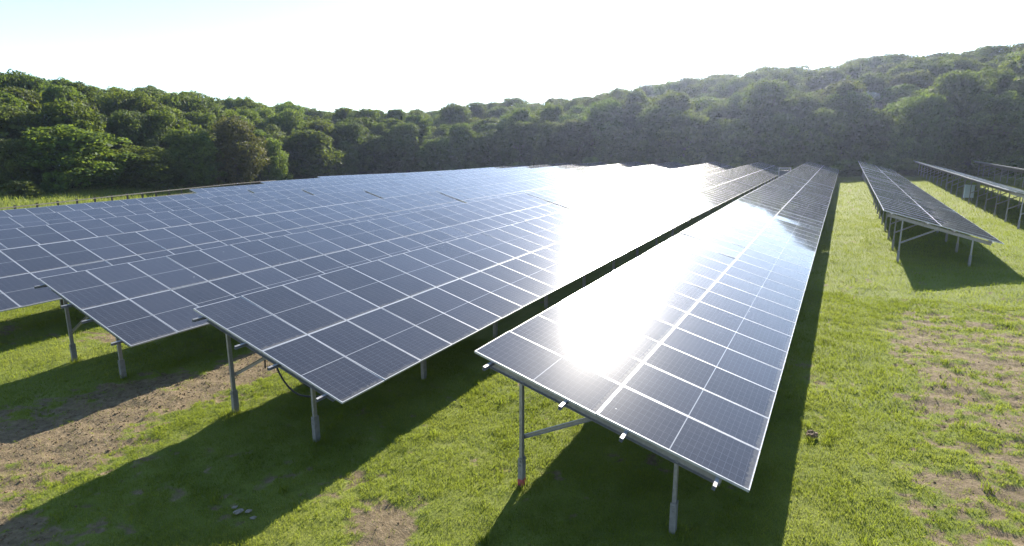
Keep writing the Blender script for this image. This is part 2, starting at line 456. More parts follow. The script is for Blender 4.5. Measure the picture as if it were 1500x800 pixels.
# dry stalks in the open field and longer tufts round the feet of the near posts
dx_, dy_ = scatter(26000, -13, 7, 3.2, 22)
k_ = (rng.random(len(dx_)) < 0.25 + soil_mask(dx_, dy_)) & (np.degrees(np.arctan2(dx_, dy_)) < 17)
blades('dry_stalks', dx_[k_], dy_[k_], rng.uniform(0.03, 0.085, k_.sum()), rng.uniform(0.004, 0.008, k_.sum()), M_DRY, 'short straw coloured stalks mixed into the worn turf', 1.4)
tx, ty = [], []
for xh, yy in ((-4.66, 7.0), (-11.045, 6.42), (-17.43, 6.25), (1.59, 28.2)):
    for xo in (0.72, 3.15):
        for j in range(4):
            a_ = rng.uniform(0, 6.28, 70); q_ = 0.05 + 0.16 * rng.random(70)
            tx.append(xh + xo + np.cos(a_) * q_); ty.append(yy + 0.15 + 3.1 * j + np.sin(a_) * q_)
for cx_, cy_ in zip(rng.uniform(-9, 3, 70), rng.uniform(4, 17, 70)):
    a_ = rng.uniform(0, 6.28, 40); q_ = 0.10 * np.sqrt(rng.random(40)); tx.append(cx_ + np.cos(a_) * q_); ty.append(cy_ + np.sin(a_) * q_)
tx, ty = np.concatenate(tx), np.concatenate(ty)
blades('grass_tufts', tx, ty, rng.uniform(0.06, 0.17, len(tx)), rng.uniform(0.006, 0.011, len(tx)), M_BLADE, 'longer green tufts round the posts and in the turf', 0.7, 0.25)
# crumbs and small clods lying on the bare earth
def crumbs():
    x = np.concatenate([rng.uniform(-15, 7, 26000), rng.uniform(-15, -9, 14000)]); y = np.concatenate([rng.uniform(3, 19, 26000), rng.uniform(2.3, 9, 14000)])
    s_ = soil_mask(x, y); k_ = rng.random(len(x)) < (s_ - 0.35) * 1.1; x, y, s_ = x[k_], y[k_], s_[k_]
    n = len(x); rad = 0.006 + 0.022 * rng.random(n) ** 5
    base = np.array([(1, 0, 0), (-1, 0, 0), (0, 1, 0), (0, -1, 0), (0, 0, 1), (0, 0, -1)], float)
    F = np.array([(0, 2, 4), (2, 1, 4), (1, 3, 4), (3, 0, 4), (2, 0, 5), (1, 2, 5), (3, 1, 5), (0, 3, 5)])
    th = rng.uniform(0, 6.28, n); c, s2 = np.cos(th)[:, None], np.sin(th)[:, None]
    V = base[None] * rng.uniform(0.6, 1.3, (n, 6, 1)) * rad[:, None, None]
    X = V[..., 0] * c - V[..., 1] * s2; Y = V[..., 0] * s2 + V[..., 1] * c
    z = ground_h(x, y) + relief(x, y, s_) + rad * 0.3
    V = np.stack([X + x[:, None], Y + y[:, None], V[..., 2] * 0.75 + z[:, None]], -1).reshape(-1, 3)
    me = numpy_mesh('soil_crumbs', V, (F[None] + (np.arange(n) * 6)[:, None, None]).ravel(), 3, M_CLOD)
    tag(link('soil_crumbs', me), 'loose brown soil crumbs scattered on the bare earth', None, None, 'stuff')
crumbs()
# long pale grass along the fence and the wood's edge
lx, ly = scatter(60000, -100, -60, 18, 75)
k = (forest_in(lx, ly) > -16) & (forest_in(lx, ly) < 5)
lx, ly = lx[k], ly[k]
blades('long_grass', lx, ly, rng.uniform(0.2, 0.5, len(lx)), rng.uniform(0.03, 0.07, len(lx)), M_LONG, 'long bright green grass along the fence below the left wood', 0.6)

# ------------------------------------------------------------------ solar tables
TILT = R(15.7)
CT, ST = math.cos(TILT), math.sin(TILT)
SLANT = 2 * MOD_L + 0.014
HI_Z = 2.16                       # top of the high edge over the ground
LEAN = R(2.0)
def on_slope(s, drop=0.0):
    """local x, z of the point s metres down the slope from the high edge, drop metres under the glass"""
    return (-SLANT * CT / 2 + s * CT - drop * ST, HI_Z - s * ST - drop * CT)

def module_meshes():
    L, W, t, lip = MOD_L / 2, MOD_W / 2, 0.035, 0.011
    g = MB()
    g.add([(-L + lip, -W + lip, -0.002), (L - lip, -W + lip, -0.002), (L - lip, W - lip, -0.002), (-L + lip, W - lip, -0.002),
           (-L + lip, -W + lip, -0.008), (L - lip, -W + lip, -0.008), (L - lip, W - lip, -0.008), (-L + lip, W - lip, -0.008)],
          [(0, 1, 2, 3)], 0)
    g.f += [(7, 6, 5, 4), (0, 4, 5, 1), (1, 5, 6, 2), (2, 6, 7, 3), (3, 7, 4, 0)]; g.mi += [1] * 5
    f = MB()
    f.box(-L, L, -W, -W + lip, -t, 0); f.box(-L, L, W - lip, W, -t, 0)
    f.box(-L, -L + lip, -W + lip, W - lip, -t, 0); f.box(L - lip, L, -W + lip, W - lip, -t, 0)
    both = MB(); both.v = list(g.v); both.f = list(g.f); both.mi = list(g.mi)
    both.add(f.v, f.f, 2)
    return g.mesh('module_glass', [M_PV, M_BACK]), f.mesh('module_frame', M_FRAME), both.mesh('module', [M_PV, M_BACK, M_FRAME])
ME_GLASS, ME_FRAME, ME_MODULE = module_meshes()

S_PURLIN = (0.33, 1.62, 2.55, 3.80)
S_REAR, S_FRONT = 0.80, 3.27
X_REAR, Z_REAR = on_slope(S_REAR, 0.22)
X_FRONT, Z_FRONT = on_slope(S_FRONT, 0.22)
RAFTER_DROP = 0.035 + 0.06 + 0.06
def up_vec(h): return Vector((0, h * math.sin(LEAN), h * math.cos(LEAN)))

def post_mesh(x, z, name):
    m = MB(); p = Vector((x, 0, 0)) + up_vec(0.3); q = Vector((x, 0, 0)) + up_vec(z + 0.02)
    m.channel(p, q, 0.05, 0.072, 0.005, up=(0, 1, 0)); return m.mesh(name, M_STEEL)
def pile_mesh(x, name, red=False):
    m = MB(); p = Vector((x, 0, 0)) + up_vec(-0.45); q = Vector((x, 0, 0)) + up_vec(0.47)
    m.channel(p, q, 0.082, 0.11, 0.006, up=(0, 1, 0))
    for hz in (0.35, 0.42):
        c = Vector((x, -0.058, 0)) + up_vec(hz); m.box(c.x - 0.012, c.x + 0.012, c.y - 0.012, c.y, c.z - 0.012, c.z + 0.012)
    if red:
        p = Vector((x, 0, 0)) + up_vec(0.0); q = Vector((x, 0, 0)) + up_vec(0.11)
        m.channel(p, q, 0.086, 0.114, 0.010, up=(0, 1, 0), mi=1)
    return m.mesh(name, [M_ZINC, M_RED])
def rafter_mesh():
    m = MB(); x0, z0 = on_slope(0.22, RAFTER_DROP); x1, z1 = on_slope(3.86, RAFTER_DROP)
    m.channel((x0, 0, z0), (x1, 0, z1), 0.06, 0.13, 0.005); return m.mesh('rafter', M_STEEL)
def brace_mesh():
    m = MB(); a_ = Vector((X_REAR - 0.02, 0.048, 0)) + up_vec(Z_REAR * 0.45); x1, z1 = on_slope(2.05, RAFTER_DROP + 0.03)
    m.channel(a_, (x1, 0.048, z1), 0.04, 0.065, 0.005); return m.mesh('brace', M_STEEL)
ME_REAR, ME_FRONT = post_mesh(X_REAR, Z_REAR, 'rear_post'), post_mesh(X_FRONT, Z_FRONT, 'front_post')
ME_PILE_R, ME_PILE_F, ME_PILE_RED = pile_mesh(X_REAR, 'rear_pile'), pile_mesh(X_FRONT, 'front_pile'), pile_mesh(X_REAR, 'marked_pile', True)
ME_RAFTER, ME_BRACE = rafter_mesh(), brace_mesh()
_pc = {}
def purlin_mesh(n, s):
    if (n, s) not in _pc:
        m = MB(); x, z = on_slope(s, 0.035 + 0.031); L = n * PITCH
        m.channel((x, -0.21, z), (x, L + 0.12, z), 0.045, 0.06, 0.004, up=(ST, 0, CT), flip=1)
        _pc[(n, s)] = m.mesh('purlin', M_STEEL)
    return _pc[(n, s)]
_fc = {}
def bay_positions(n):
    L = n * PITCH; k_ = max(2, round((L - 0.6) / 3.1) + 1)
    return np.linspace(0.15, L - 0.15, k_)
def support_mesh(n):
    """far tables: the hidden steel under the modules as one part"""
    if n not in _fc:
        m = MB()
        for s in S_PURLIN:
            x, z = on_slope(s, 0.066); m.channel((x, -0.21, z), (x, n * PITCH + 0.12, z), 0.045, 0.06, 0.004, up=(ST, 0, CT))
        for y in bay_positions(n):
            for x, z in ((X_REAR, Z_REAR), (X_FRONT, Z_FRONT)):
                m.bar(Vector((x, y, 0)) + up_vec(-0.4), Vector((x, y, 0)) + up_vec(z + 0.02), 0.08, 0.1, up=(0, 1, 0))
            x0, z0 = on_slope(0.22, RAFTER_DROP); x1, z1 = on_slope(3.86, RAFTER_DROP); m.bar((x0, y, z0), (x1, y, z1), 0.05, 0.115)
            a_ = Vector((X_REAR, y + 0.055, 0)) + up_vec(Z_REAR * 0.45); x1, z1 = on_slope(2.05, RAFTER_DROP + 0.03)
            m.bar(a_, (x1, y + 0.055, z1), 0.04, 0.065)
        _fc[n] = m.mesh('support_frame', M_STEEL)
    return _fc[n]
_hc = {}
def half_mesh(n):
    """far tables: a strip of n modules as one part"""
    if n not in _hc:
        m = MB()
        src = ME_MODULE; vs_ = [v.co.copy() for v in src.vertices]; fs = [tuple(p.vertices) for p in src.polygons]; mi = [p.material_index for p in src.polygons]
        for k_ in range(n):
            o = len(m.v); m.v += [(v.x, v.y + (k_ + 0.5) * PITCH, v.z) for v in vs_]; m.f += [tuple(i + o for i in f) for f in fs]; m.mi += mi
        _hc[n] = m.mesh('module_strip', [M_PV_FAR, M_BACK, M_FRAME])
    return _hc[n]
M_PV_FAR = M_PV.copy(); M_PV_FAR.name = 'photovoltaic glass strip'
def _retile(mat):
    """the strip repeats the cell grid once per module pitch along its own y"""
    nt = mat.node_tree
    sep = [n for n in nt.nodes if n.bl_idname == 'ShaderNodeSeparateXYZ'][0]
    outs = [l.to_socket for l in nt.links if l.from_socket == sep.outputs[1]]
    f = math_node(nt, 'FRACT', math_node(nt, 'DIVIDE', sep.outputs[1], PITCH))
    y2 = math_node(nt, 'SUBTRACT', math_node(nt, 'MULTIPLY', f, PITCH), PITCH / 2)
    for s in outs: nt.links.new(y2, s)
_retile(M_PV_FAR)

def table(xhi, y0, n, lod, label, group='tilted solar tables in parallel rows'):
    xc = xhi + SLANT * CT / 2; L = n * PITCH
    z0 = float(base_h(xc, y0)); z1 = float(base_h(xc, y0 + L)); sl = math.atan2(z1 - z0, L)
    root = link('solar_table', None, None, (xc, y0, z0), (sl, 0, 0))
    root.empty_display_size = 0.5
    tag(root, label, 'solar table', group)
    lr = random.Random(int(abs(xhi) * 100 + y0 * 7))
    for half in range(2):
        s = MOD_L / 2 + half * (MOD_L + 0.014); x, z = on_slope(s)
        if lod == 'far':
            link('module_strip', half_mesh(n), root, (x, 0, z), (0, TILT, 0)); continue
        for k_ in range(n):
            rot = (lr.gauss(0, 0.0038), TILT + lr.gauss(0, 0.0038), 0)
            mo = link('module', ME_GLASS if lod == 'near' else ME_MODULE, root, (x, (k_ + 0.5) * PITCH, z), rot)
            if lod == 'near': link('frame', ME_FRAME, mo)
    if lod in ('far', 'mid'):
        link('support_frame', support_mesh(n), root)
        return root
    for s in S_PURLIN: link('purlin', purlin_mesh(n, s), root)
    for i, y in enumerate(bay_positions(n)):
        p1 = link('rear_post', ME_REAR, root, (0, y, 0)); p2 = link('front_post', ME_FRONT, root, (0, y, 0))
        if lod in ('near', 'under'):
            link('pile', ME_PILE_RED if (i == 0 and -5 < xhi < -4) else ME_PILE_R, p1); link('pile', ME_PILE_F, p2)
        link('rafter', ME_RAFTER, root, (0, y, 0)); link('brace', ME_BRACE, root, (0, y, 0))
    return root

ORD = ['first', 'second', 'third', 'fourth', 'fifth', 'sixth', 'seventh', 'eighth', 'ninth', 'tenth']
GAP = 0.22
def row(xhi, y0, counts, lods, labels):
    y = y0; out = []
    for n, l, lab in zip(counts, lods, labels):
        out.append(table(xhi, y, n, l, lab)); y += n * PITCH + GAP
    return out
def rl(k, n, first=None, last=None):
    """labels for the tables of the k-th row left of the grass aisle"""
    rowname = 'the %s row left of the grass aisle' % ORD[k]
    L = [first or 'nearest solar table of ' + rowname]
    for i in range(1, n): L.append('%s solar table back along %s' % (ORD[i], rowname))
    if n > 2: L[-1] = last or 'farthest solar table of %s, by the wood' % rowname
    return L
X0 = -4.66; DX = 6.385
row(X0, 7.0, (24, 24, 24, 10), ('near', 'close', 'far', 'far'), rl(0, 4, 'nearest big solar table with blinding sun glare, beside the grass aisle'))
row(X0 - DX, 6.42, (24, 24, 24, 10), ('near', 'close', 'far', 'far'), rl(1, 4, 'nearest table of second row left of grass aisle, cables looped below'))
row(X0 - 2 * DX, 6.25, (24, 24, 24, 10), ('near', 'mid', 'far', 'far'), rl(2, 4, 'nearest table of third row left of grass aisle, dirt track before its posts'))
row(X0 - 3 * DX, 2.3, (27, 24, 24, 11), ('near', 'mid', 'far', 'far'), rl(3, 4))
row(X0 - 4 * DX, 5.0, (24, 24, 24, 12), ('mid', 'mid', 'far', 'far'), rl(4, 4))
row(X0 - 5 * DX, 4.8, (24, 24, 24, 12), ('mid', 'mid', 'far', 'far'), rl(5, 4))
row(X0 - 6 * DX, 4.6, (24, 24, 24, 12), ('mid', 'far', 'far', 'far'), rl(6, 4))
row(X0 - 7 * DX, 29.2, (26, 24, 7), ('mid', 'far', 'far'), rl(7, 3))
row(X0 - 8 * DX, 41.0, (16, 24), ('far', 'far'), rl(8, 2))
row(X0 - 9 * DX, 54.5, (23,), ('far',), ['lone farthest left solar table, starting just beyond where the fence ends'])
row(X0 + 6.25, 28.2, (24, 24, 14), ('under', 'close', 'far'),
    ['nearest solar table right of the grass aisle, its low end over shade', 'middle solar table of the first row right of the grass aisle', 'farthest solar table of the first row right of the grass aisle'])
row(X0 + 12.62, 41.0, (26, 24), ('under', 'close'),
    ['solar table seen from beneath with a pale blue box under it', 'farther table of the second row right of the aisle, seen from beneath'])
row(X0 + 18.9, 44.0, (23, 24), ('close', 'close'),
    ['near table of the row at the far right frame edge', 'farther table of the row at far right, only its high edge showing'])

# ------------------------------------------------------------------ small things on the site
def gz(x, y): return float(ground_h(x, y))
# cables under the second row's near table
def cable(name, pts, r, label):
    # smooth by Catmull-Rom
    P = [Vector(p) for p in pts]; out = []
    for i in range(len(P) - 1):
        p0, p1, p2, p3 = P[max(i - 1, 0)], P[i], P[i + 1], P[min(i + 2, len(P) - 1)]
        for t in np.linspace(0, 1, 7, endpoint=(i == len(P) - 2)):
            out.append(0.5 * ((2 * p1) + (p2 - p0) * t + (2 * p0 - 5 * p1 + 4 * p2 - p3) * t * t + (3 * p1 - p0 - 3 * p2 + p3) * t ** 3))
    m = MB(); m.tube(out, r, 8)
    return tag(link(name, m.mesh(name, M_CABLE)), label, 'cable', 'loose cables under the second row')
cz = gz(-10.2, 7.6)
cable('power_cable', [(-10.05, 7.15, cz + 1.72), (-10.28, 7.3, cz + 1.35), (-10.42, 7.4, cz + 0.95), (-10.44, 7.4, cz + 0.62)], 0.017, 'short black cable end hanging down beside the thick loop')
cable('power_cable', [(-9.9, 7.2, cz + 1.68), (-10.15, 7.4, cz + 1.3), (-10.2, 7.45, cz + 0.85), (-9.95, 7.5, cz + 0.35), (-9.6, 7.6, cz + 0.1), (-9.2, 7.9, cz + 0.06)], 0.02, 'thick black cable looping down to the grass below the table')
cable('power_cable', [(-9.75, 7.3, cz + 1.62), (-9.92, 7.5, cz + 1.2), (-9.86, 7.55, cz + 0.7), (-9.55, 7.7, cz + 0.3), (-9.1, 8.0, cz + 0.1)], 0.009, 'thinnest black cable inside the thick loop')
# junction box on the front post of the second row
m = MB(); m.box(-0.07, 0.07, -0.05, 0.05, -0.09, 0.09); m.box(-0.055, 0.055, -0.06, -0.05, -0.075, 0.075); m.tube([(0, 0, -0.09), (0, 0, -0.16)], 0.018, 8)
jb = link('junction_box', m.mesh('junction_box', M_WHITE), None, (-7.62, 6.75, base_h(-7.6, 6.75) + 1.05))
tag(jb, 'small whitish box under the low edge of the second row', 'junction box')

def cabinet(x, y, w, d, h, zb, body, name, label):
    z = gz(x, y)
    root = link(name, None, None, (x, y, z)); tag(root, label, 'electrical box')
    m = MB(); m.box(-w / 2, w / 2, -d / 2, d / 2, zb, zb + h); m.box(-w / 2 - 0.03, w / 2 + 0.03, -d / 2 - 0.05, d / 2 + 0.02, zb + h, zb + h + 0.04)
    link('body', m.mesh('cabinet_body', body), root)
    m = MB(); m.box(-w / 2 + 0.04, w / 2 - 0.04, -d / 2 - 0.02, -d / 2, zb + 0.05, zb + h - 0.04); m.box(w / 2 - 0.1, w / 2 - 0.07, -d / 2 - 0.04, -d / 2 - 0.02, zb + h * 0.45, zb + h * 0.6)
    link('door', m.mesh('cabinet_door', body), root)
    for sx in (-1, 1):
        m = MB(); m.bar((sx * (w / 2 - 0.08), 0.05, -0.3), (sx * (w / 2 - 0.08), 0.05, zb + 0.01), 0.06, 0.06, up=(0, 1, 0)); link('leg', m.mesh('cabinet_leg', M_STEEL), root)
cabinet(9.0, 59.0, 0.62, 0.35, 1.0, 0.25, M_BOX, 'electrical_cabinet', 'pale blue grey cabinet standing in the shade under a table')
# inverter frame showing above the high edge of the first row
root = link('inverter_stand', None, None, (-5.35, 66.0, gz(-5.35, 66.0)))
tag(root, 'dark inverter on a stand in the gap behind the nearest row', 'inverter')
m = MB(); m.box(-0.45, 0.45, -0.15, 0.15, 1.35, 2.15); m.box(-0.4, 0.4, -0.2, -0.15, 1.4, 2.1); link('inverter_body', m.mesh('inverter_body', M_BOXD), root)
for sx in (-1, 1):
    m = MB(); m.bar((sx * 0.55, 0.1, -0.3), (sx * 0.55, 0.1, 2.45), 0.08, 0.08, up=(0, 1, 0)); link('leg', m.mesh('stand_leg', M_STEEL), root)
m = MB(); m.bar((-0.6, 0.1, 2.4), (0.6, 0.1, 2.4), 0.06, 0.08); link('crossbar', m.mesh('stand_bar', M_STEEL), root)

def lump(name, x, y, r, mat, label, cat, flat=0.7, seed=1, group=None):
    import bmesh
    bm = bmesh.new(); bmesh.ops.create_icosphere(bm, subdivisions=3, radius=r)
    rr = random.Random(seed); ph = [rr.uniform(0, 6) for _ in range(9)]
    for v in bm.verts:
        c = v.co / r
        d = 1 + 0.16 * math.sin(3 * c.x + ph[0]) * math.sin(4 * c.y + ph[1]) + 0.14 * math.sin(7 * c.z + ph[2] + 5 * c.x) + 0.10 * math.sin(13 * c.x + ph[3]) * math.sin(11 * c.y + ph[4]) + rr.uniform(-0.05, 0.05)
        v.co = Vector((v.co.x * d * 1.1, v.co.y * d * 0.9, v.co.z * d * flat))
    me = bpy.data.meshes.new(name); bm.to_mesh(me); bm.free(); me.materials.append(mat)
    o = link(name, me, None, (x, y, gz(x, y) + r * flat * 0.55), (0, 0, rr.uniform(0, 6)))
    return tag(o, label, cat, group)
lump('earth_clod', -0.05, 10.88, 0.09, M_CLOD, 'brown clod of earth alone on bright grass by the shadow', 'clod', 0.75, 3)
for i, (x, y, r) in enumerate(((-7.32, 4.54, 0.06), (-7.2, 4.62, 0.04), (-7.47, 4.58, 0.035), (-7.0, 4.55, 0.04))):
    lump('rubble_piece', x, y, r, M_LITTER, 'pale chalky rubble piece lying in the shade in the foreground', 'rubble', 0.32, 20 + i, 'pale rubble in the shade')

# ------------------------------------------------------------------ fence by the left wood
def fence():
    pts = [(-62.7, 18.0), (-68.8, 34.4), (-77.3, 57.3), (-79.0, 62.0)]
    P = np.array(pts); seg = np.hypot(*np.diff(P, axis=0).T); cum = np.concatenate([[0], np.cumsum(seg)])
    d = np.arange(0, cum[-1], 2.05); X = np.interp(d, cum, P[:, 0]); Y = np.interp(d, cum, P[:, 1])
    root = link('timber_fence', None, None, (X[0], Y[0], gz(X[0], Y[0]))); tag(root, 'post and rail timber fence between the tables and left wood', 'fence')
    o = Vector(root.location)
    for i in range(len(X)):
        z = gz(X[i], Y[i]); m = MB(); lean = random.uniform(-0.03, 0.03)
        m.bar(Vector((X[i], Y[i], z - 0.3)) - o, Vector((X[i] + lean, Y[i], z + 1.45)) - o, 0.15, 0.13, up=(0, 1, 0))
        link('post', m.mesh('fence_post', M_POSTWOOD), root)
        if i:
            z0 = gz(X[i - 1], Y[i - 1])
            for h in (0.7, 1.3):
                m = MB(); m.bar(Vector((X[i - 1] + 0.11, Y[i - 1], z0 + h)) - o, Vector((X[i] + 0.11, Y[i], z + h)) - o, 0.045, 0.095)
                link('rail', m.mesh('fence_rail', M_WOOD), root)
fence()

# ------------------------------------------------------------------ trees
def crown_mesh(name, R_, H, nb, nl, mat, seed, squash=0.0, leaf=0.34, low=0.0, columns=0.0):
    """leaf clumps on the outsides of many boughs spread over an uneven crown of radius R_, height H (from 0)"""
    r = np.random.default_rng(seed)
    # bough centres
    u = r.random(nb); th = r.uniform(0, 2 * np.pi, nb)
    zc = (low + (1 - low) * u) * H
    prof = np.sqrt(np.clip(1 - ((zc / H - 0.40) / 0.60) ** 2, 0.015, 1))
    rad = R_ * prof * np.sqrt(r.uniform(0.30, 1.0, nb)) * (0.84 + 0.22 * np.sin(th * 3 + seed) * np.sin(zc / H * 5 + seed))
    C = np.stack([np.cos(th) * rad, np.sin(th) * rad, zc], -1)
    br = R_ * r.uniform(0.12, 0.27, nb)
    C[:, 2] = np.minimum(C[:, 2], H - br * 0.8 + H * r.uniform(-0.05, 0.05, nb))
    per = (nl * br ** 2 / np.sum(br ** 2)).astype(int)
    b = np.repeat(np.arange(nb), per); n = len(b)
    d = r.normal(size=(n, 3)); d[:, 2] += 0.35; d /= np.linalg.norm(d, axis=1)[:, None]
    rr = br[b] * (0.55 + 0.5 * r.random(n) ** 0.5) * (1 + 0.14 * np.sin(d[:, 0] * 7 + b) * np.sin(d[:, 2] * 6 + b * 1.7))
    P = C[b] + d * rr[:, None] * np.array([1, 1, 0.78])
    nrm = d + r.normal(0, 0.55, (n, 3)); nrm /= np.linalg.norm(nrm, axis=1)[:, None]
    t = np.cross(nrm, r.normal(size=(n, 3))); t /= np.linalg.norm(t, axis=1)[:, None]
    s = np.cross(nrm, t)
    sz = leaf * r.uniform(0.55, 1.25, n)
    a_ = t * sz[:, None] * 0.5; c_ = s * sz[:, None] * 0.5 * r.uniform(0.55, 0.95, n)[:, None]
    V = np.stack([P - a_ + c_ * r.uniform(-.5, .5, n)[:, None], P - c_ + a_ * r.uniform(-.4, .4, n)[:, None], P + a_ + nrm * sz[:, None] * 0.15, P + c_ + a_ * r.uniform(-.4, .4, n)[:, None]], 1).reshape(-1, 3)
    # larger sprays fill the heart of the crown so that it shades itself
    m_ = n // 9
    di = r.normal(size=(m_, 3)); di /= np.linalg.norm(di, axis=1)[:, None]
    zi = (low + (1 - low) * r.uniform(0.02, 0.86, m_)) * H
    ri = R_ * np.sqrt(np.clip(1 - ((zi / H - 0.40) / 0.60) ** 2, 0.01, 1)) * 0.72 * np.sqrt(r.random(m_))
    ti = r.uniform(0, 2 * np.pi, m_)
    Pi = np.stack([np.cos(ti) * ri, np.sin(ti) * ri, zi], -1)
    t2 = np.cross(di, r.normal(size=(m_, 3))); t2 /= np.linalg.norm(t2, axis=1)[:, None]; s2 = np.cross(di, t2)
    zz = leaf * r.uniform(1.6, 3.0, m_)[:, None] * 0.5
    Vi = np.stack([Pi - t2 * zz, Pi - s2 * zz * 0.8, Pi + t2 * zz, Pi + s2 * zz * 0.8], 1).reshape(-1, 3)
    V = np.concatenate([V, Vi])
    F = np.arange((n + m_) * 4)
    bt = r.random(nb)
    tone = np.clip(bt[b] * 0.75 + 0.12 + r.normal(0, 0.16, n), 0, 1)
    tone = np.concatenate([tone, r.uniform(0.2, 0.6, m_)])
    return numpy_mesh(name, V, F, 4, mat, tone=np.repeat(tone, 4))

def trunk_mesh(name, R_, H, h0, seed):
    rr = random.Random(seed); m = MB(); r0 = 0.045 * (H + h0) * 0.55
    pts = []; x = y = 0
    for i in range(7):
        t = i / 6; pts.append((x, y, -0.6 + t * (h0 + H * 0.75 + 0.6))); x += rr.uniform(-0.12, 0.12); y += rr.uniform(-0.12, 0.12)
    m.tube(pts, [r0 * (1.25 - 1.05 * i / 6) for i in range(7)], 8)
    for i in range(7):
        z = h0 + H * rr.uniform(0.05, 0.55); a_ = rr.uniform(0, 6.28); L = R_ * rr.uniform(0.5, 0.85)
        p = Vector((0, 0, z)); q = p + Vector((math.cos(a_) * L, math.sin(a_) * L, L * rr.uniform(0.3, 0.8)))
        mid = (p + q) / 2 + Vector((0, 0, -0.15 * L))
        m.tube([p, mid, q], [r0 * 0.42, r0 * 0.28, r0 * 0.08], 6)
    return m.mesh(name, M_BARK)

PROTO = []
for i in range(9):
    Rr, H = (4.6, 8.2) if i % 3 else (4.2, 9.2)
    PROTO.append((crown_mesh('crown', Rr, H, 105 + 4 * i, 12500, M_LEAF, 100 + i, leaf=0.32), trunk_mesh('trunk', Rr, H, 1.6, 200 + i), Rr, H + 1.6, 1.6))
P_LOW = [(crown_mesh('crown', 4.4, 8.6, 125, 14500, M_LEAF, 300 + i, leaf=0.30, low=0.02), trunk_mesh('trunk', 4.4, 8.6, 0.2, 320 + i), 4.4, 8.7, 0.1) for i in range(4)]
P_FRESH = [(crown_mesh('crown', 4.4, 8.8, 130, 14500, M_LEAF_F, 350 + i, leaf=0.30, low=0.02), trunk_mesh('trunk', 4.4, 8.8, 0.2, 360 + i), 4.4, 8.9, 0.1) for i in range(3)]
P_PALE = [(crown_mesh('crown', 4.0, 7.0, 100, 11500, M_LEAF_L, 400 + i, leaf=0.27), trunk_mesh('trunk', 4.0, 7.0, 0.6, 410 + i), 4.0, 7.6, 0.6) for i in range(2)]
P_BRONZE = [(crown_mesh('crown', 4.3, 8.6, 130, 14500, M_LEAF_B, 500 + i, leaf=0.27), trunk_mesh('trunk', 4.3, 8.6, 0.8, 510 + i), 4.3, 9.4, 0.8) for i in range(1)]
P_WHITE = [(crown_mesh('crown', 3.8, 6.0, 90, 10000, M_LEAF_W, 600, leaf=0.27), trunk_mesh('trunk', 3.8, 6.0, 1.2, 610), 3.8, 7.2, 1.2)]
P_BUSH = [(crown_mesh('crown', 2.0, 2.6, 26, 3600, M_LEAF_L if i == 2 else M_LEAF, 700 + i, leaf=0.24, low=0.0), trunk_mesh('trunk', 2.0, 2.6, 0.0, 710 + i), 2.0, 2.7, 0.05) for i in range(3)]

def tree(name, proto, x, y, h, rad, label, cat='tree', group=None):
    cm, tm, Rr, H, h0 = proto
    sz = h / H; sx = rad / Rr
    root = link(name, None, None, (x, y, gz(x, y) - 0.1), (0, 0, random.uniform(0, 6.28)))
    root.scale = (sx, sx, sz)
    tag(root, label, cat, group)
    link('crown', cm, root, (0, 0, h0)); link('trunk', tm, root)
    return root

f_px = 829.0; PIT = R(11.0); YAW = R(30)
def ray(px, py):
    c = Vector(((px - 750) / f_px, (400 - py) / f_px, 1.0))
    v = Vector((c.x, c.y * math.sin(PIT) + c.z * math.cos(PIT), c.y * math.cos(PIT) - c.z * math.sin(PIT)))
    return Vector((v.x * math.cos(YAW) - v.y * math.sin(YAW), v.x * math.sin(YAW) + v.y * math.cos(YAW), v.z))
# the trees one can tell apart at the edge of the left wood (picture column, top row, half width, distance)
used = []
def front_tree(px, ptop, hw, dist, proto, label, name='broadleaf_tree', cat='tree'):
    v = ray(px, ptop); k_ = dist / math.hypot(v.x, v.y)
    x, y = v.x * k_, v.y * k_
    top = CAM_H + v.z * k_; depth = k_
    h = top - gz(x, y); rad = hw * depth / f_px
    used.append((x, y, rad))
    return tree(name, proto, x, y, h * 1.02, rad, label, cat)
front_tree(100, 186, 78, 91, P_FRESH[0], 'big dark spreading tree standing forward at left, beyond the first fence posts')
front_tree(205, 215, 56, 93, P_FRESH[1], 'broad green tree just right of the big dark spreading tree')
front_tree(278, 191, 44, 97, P_FRESH[2], 'rounded green tree left of the bronze tinted dome tree')
front_tree(341, 174, 45, 100, P_BRONZE[0], 'domed tree with bronze tinted crown behind the fence')
front_tree(392, 205, 30, 105, P_FRESH[0], 'narrow green tree right of the bronze tinted dome tree')
front_tree(455, 192, 46, 117, P_LOW[0], 'dark green tree overhanging the far end of the fence')
front_tree(505, 208, 22, 123, P_PALE[0], 'small pale sunlit tree in the wood corner left of the deep shade')
front_tree(185, 165, 42, 102, P_PALE[1], 'pale greyish willow like tree rising behind the broad green tree')
front_tree(60, 165, 46, 103, P_PALE[0], 'pale grey green tree rising behind the big dark spreading tree')
front_tree(8, 205, 34, 89, P_PALE[1], 'light green tree cut by the left frame edge')
front_tree(30, 262, 26, 83, P_BUSH[2], 'light green bush at the foot of trees, far left', 'bush', 'bush')
front_tree(78, 250, 22, 85, P_BUSH[0], 'dark bush under the big spreading tree', 'bush', 'bush')
front_tree(1275, 137, 24, 122, P_WHITE[0], 'tree covered in white blossom on the right hillside')

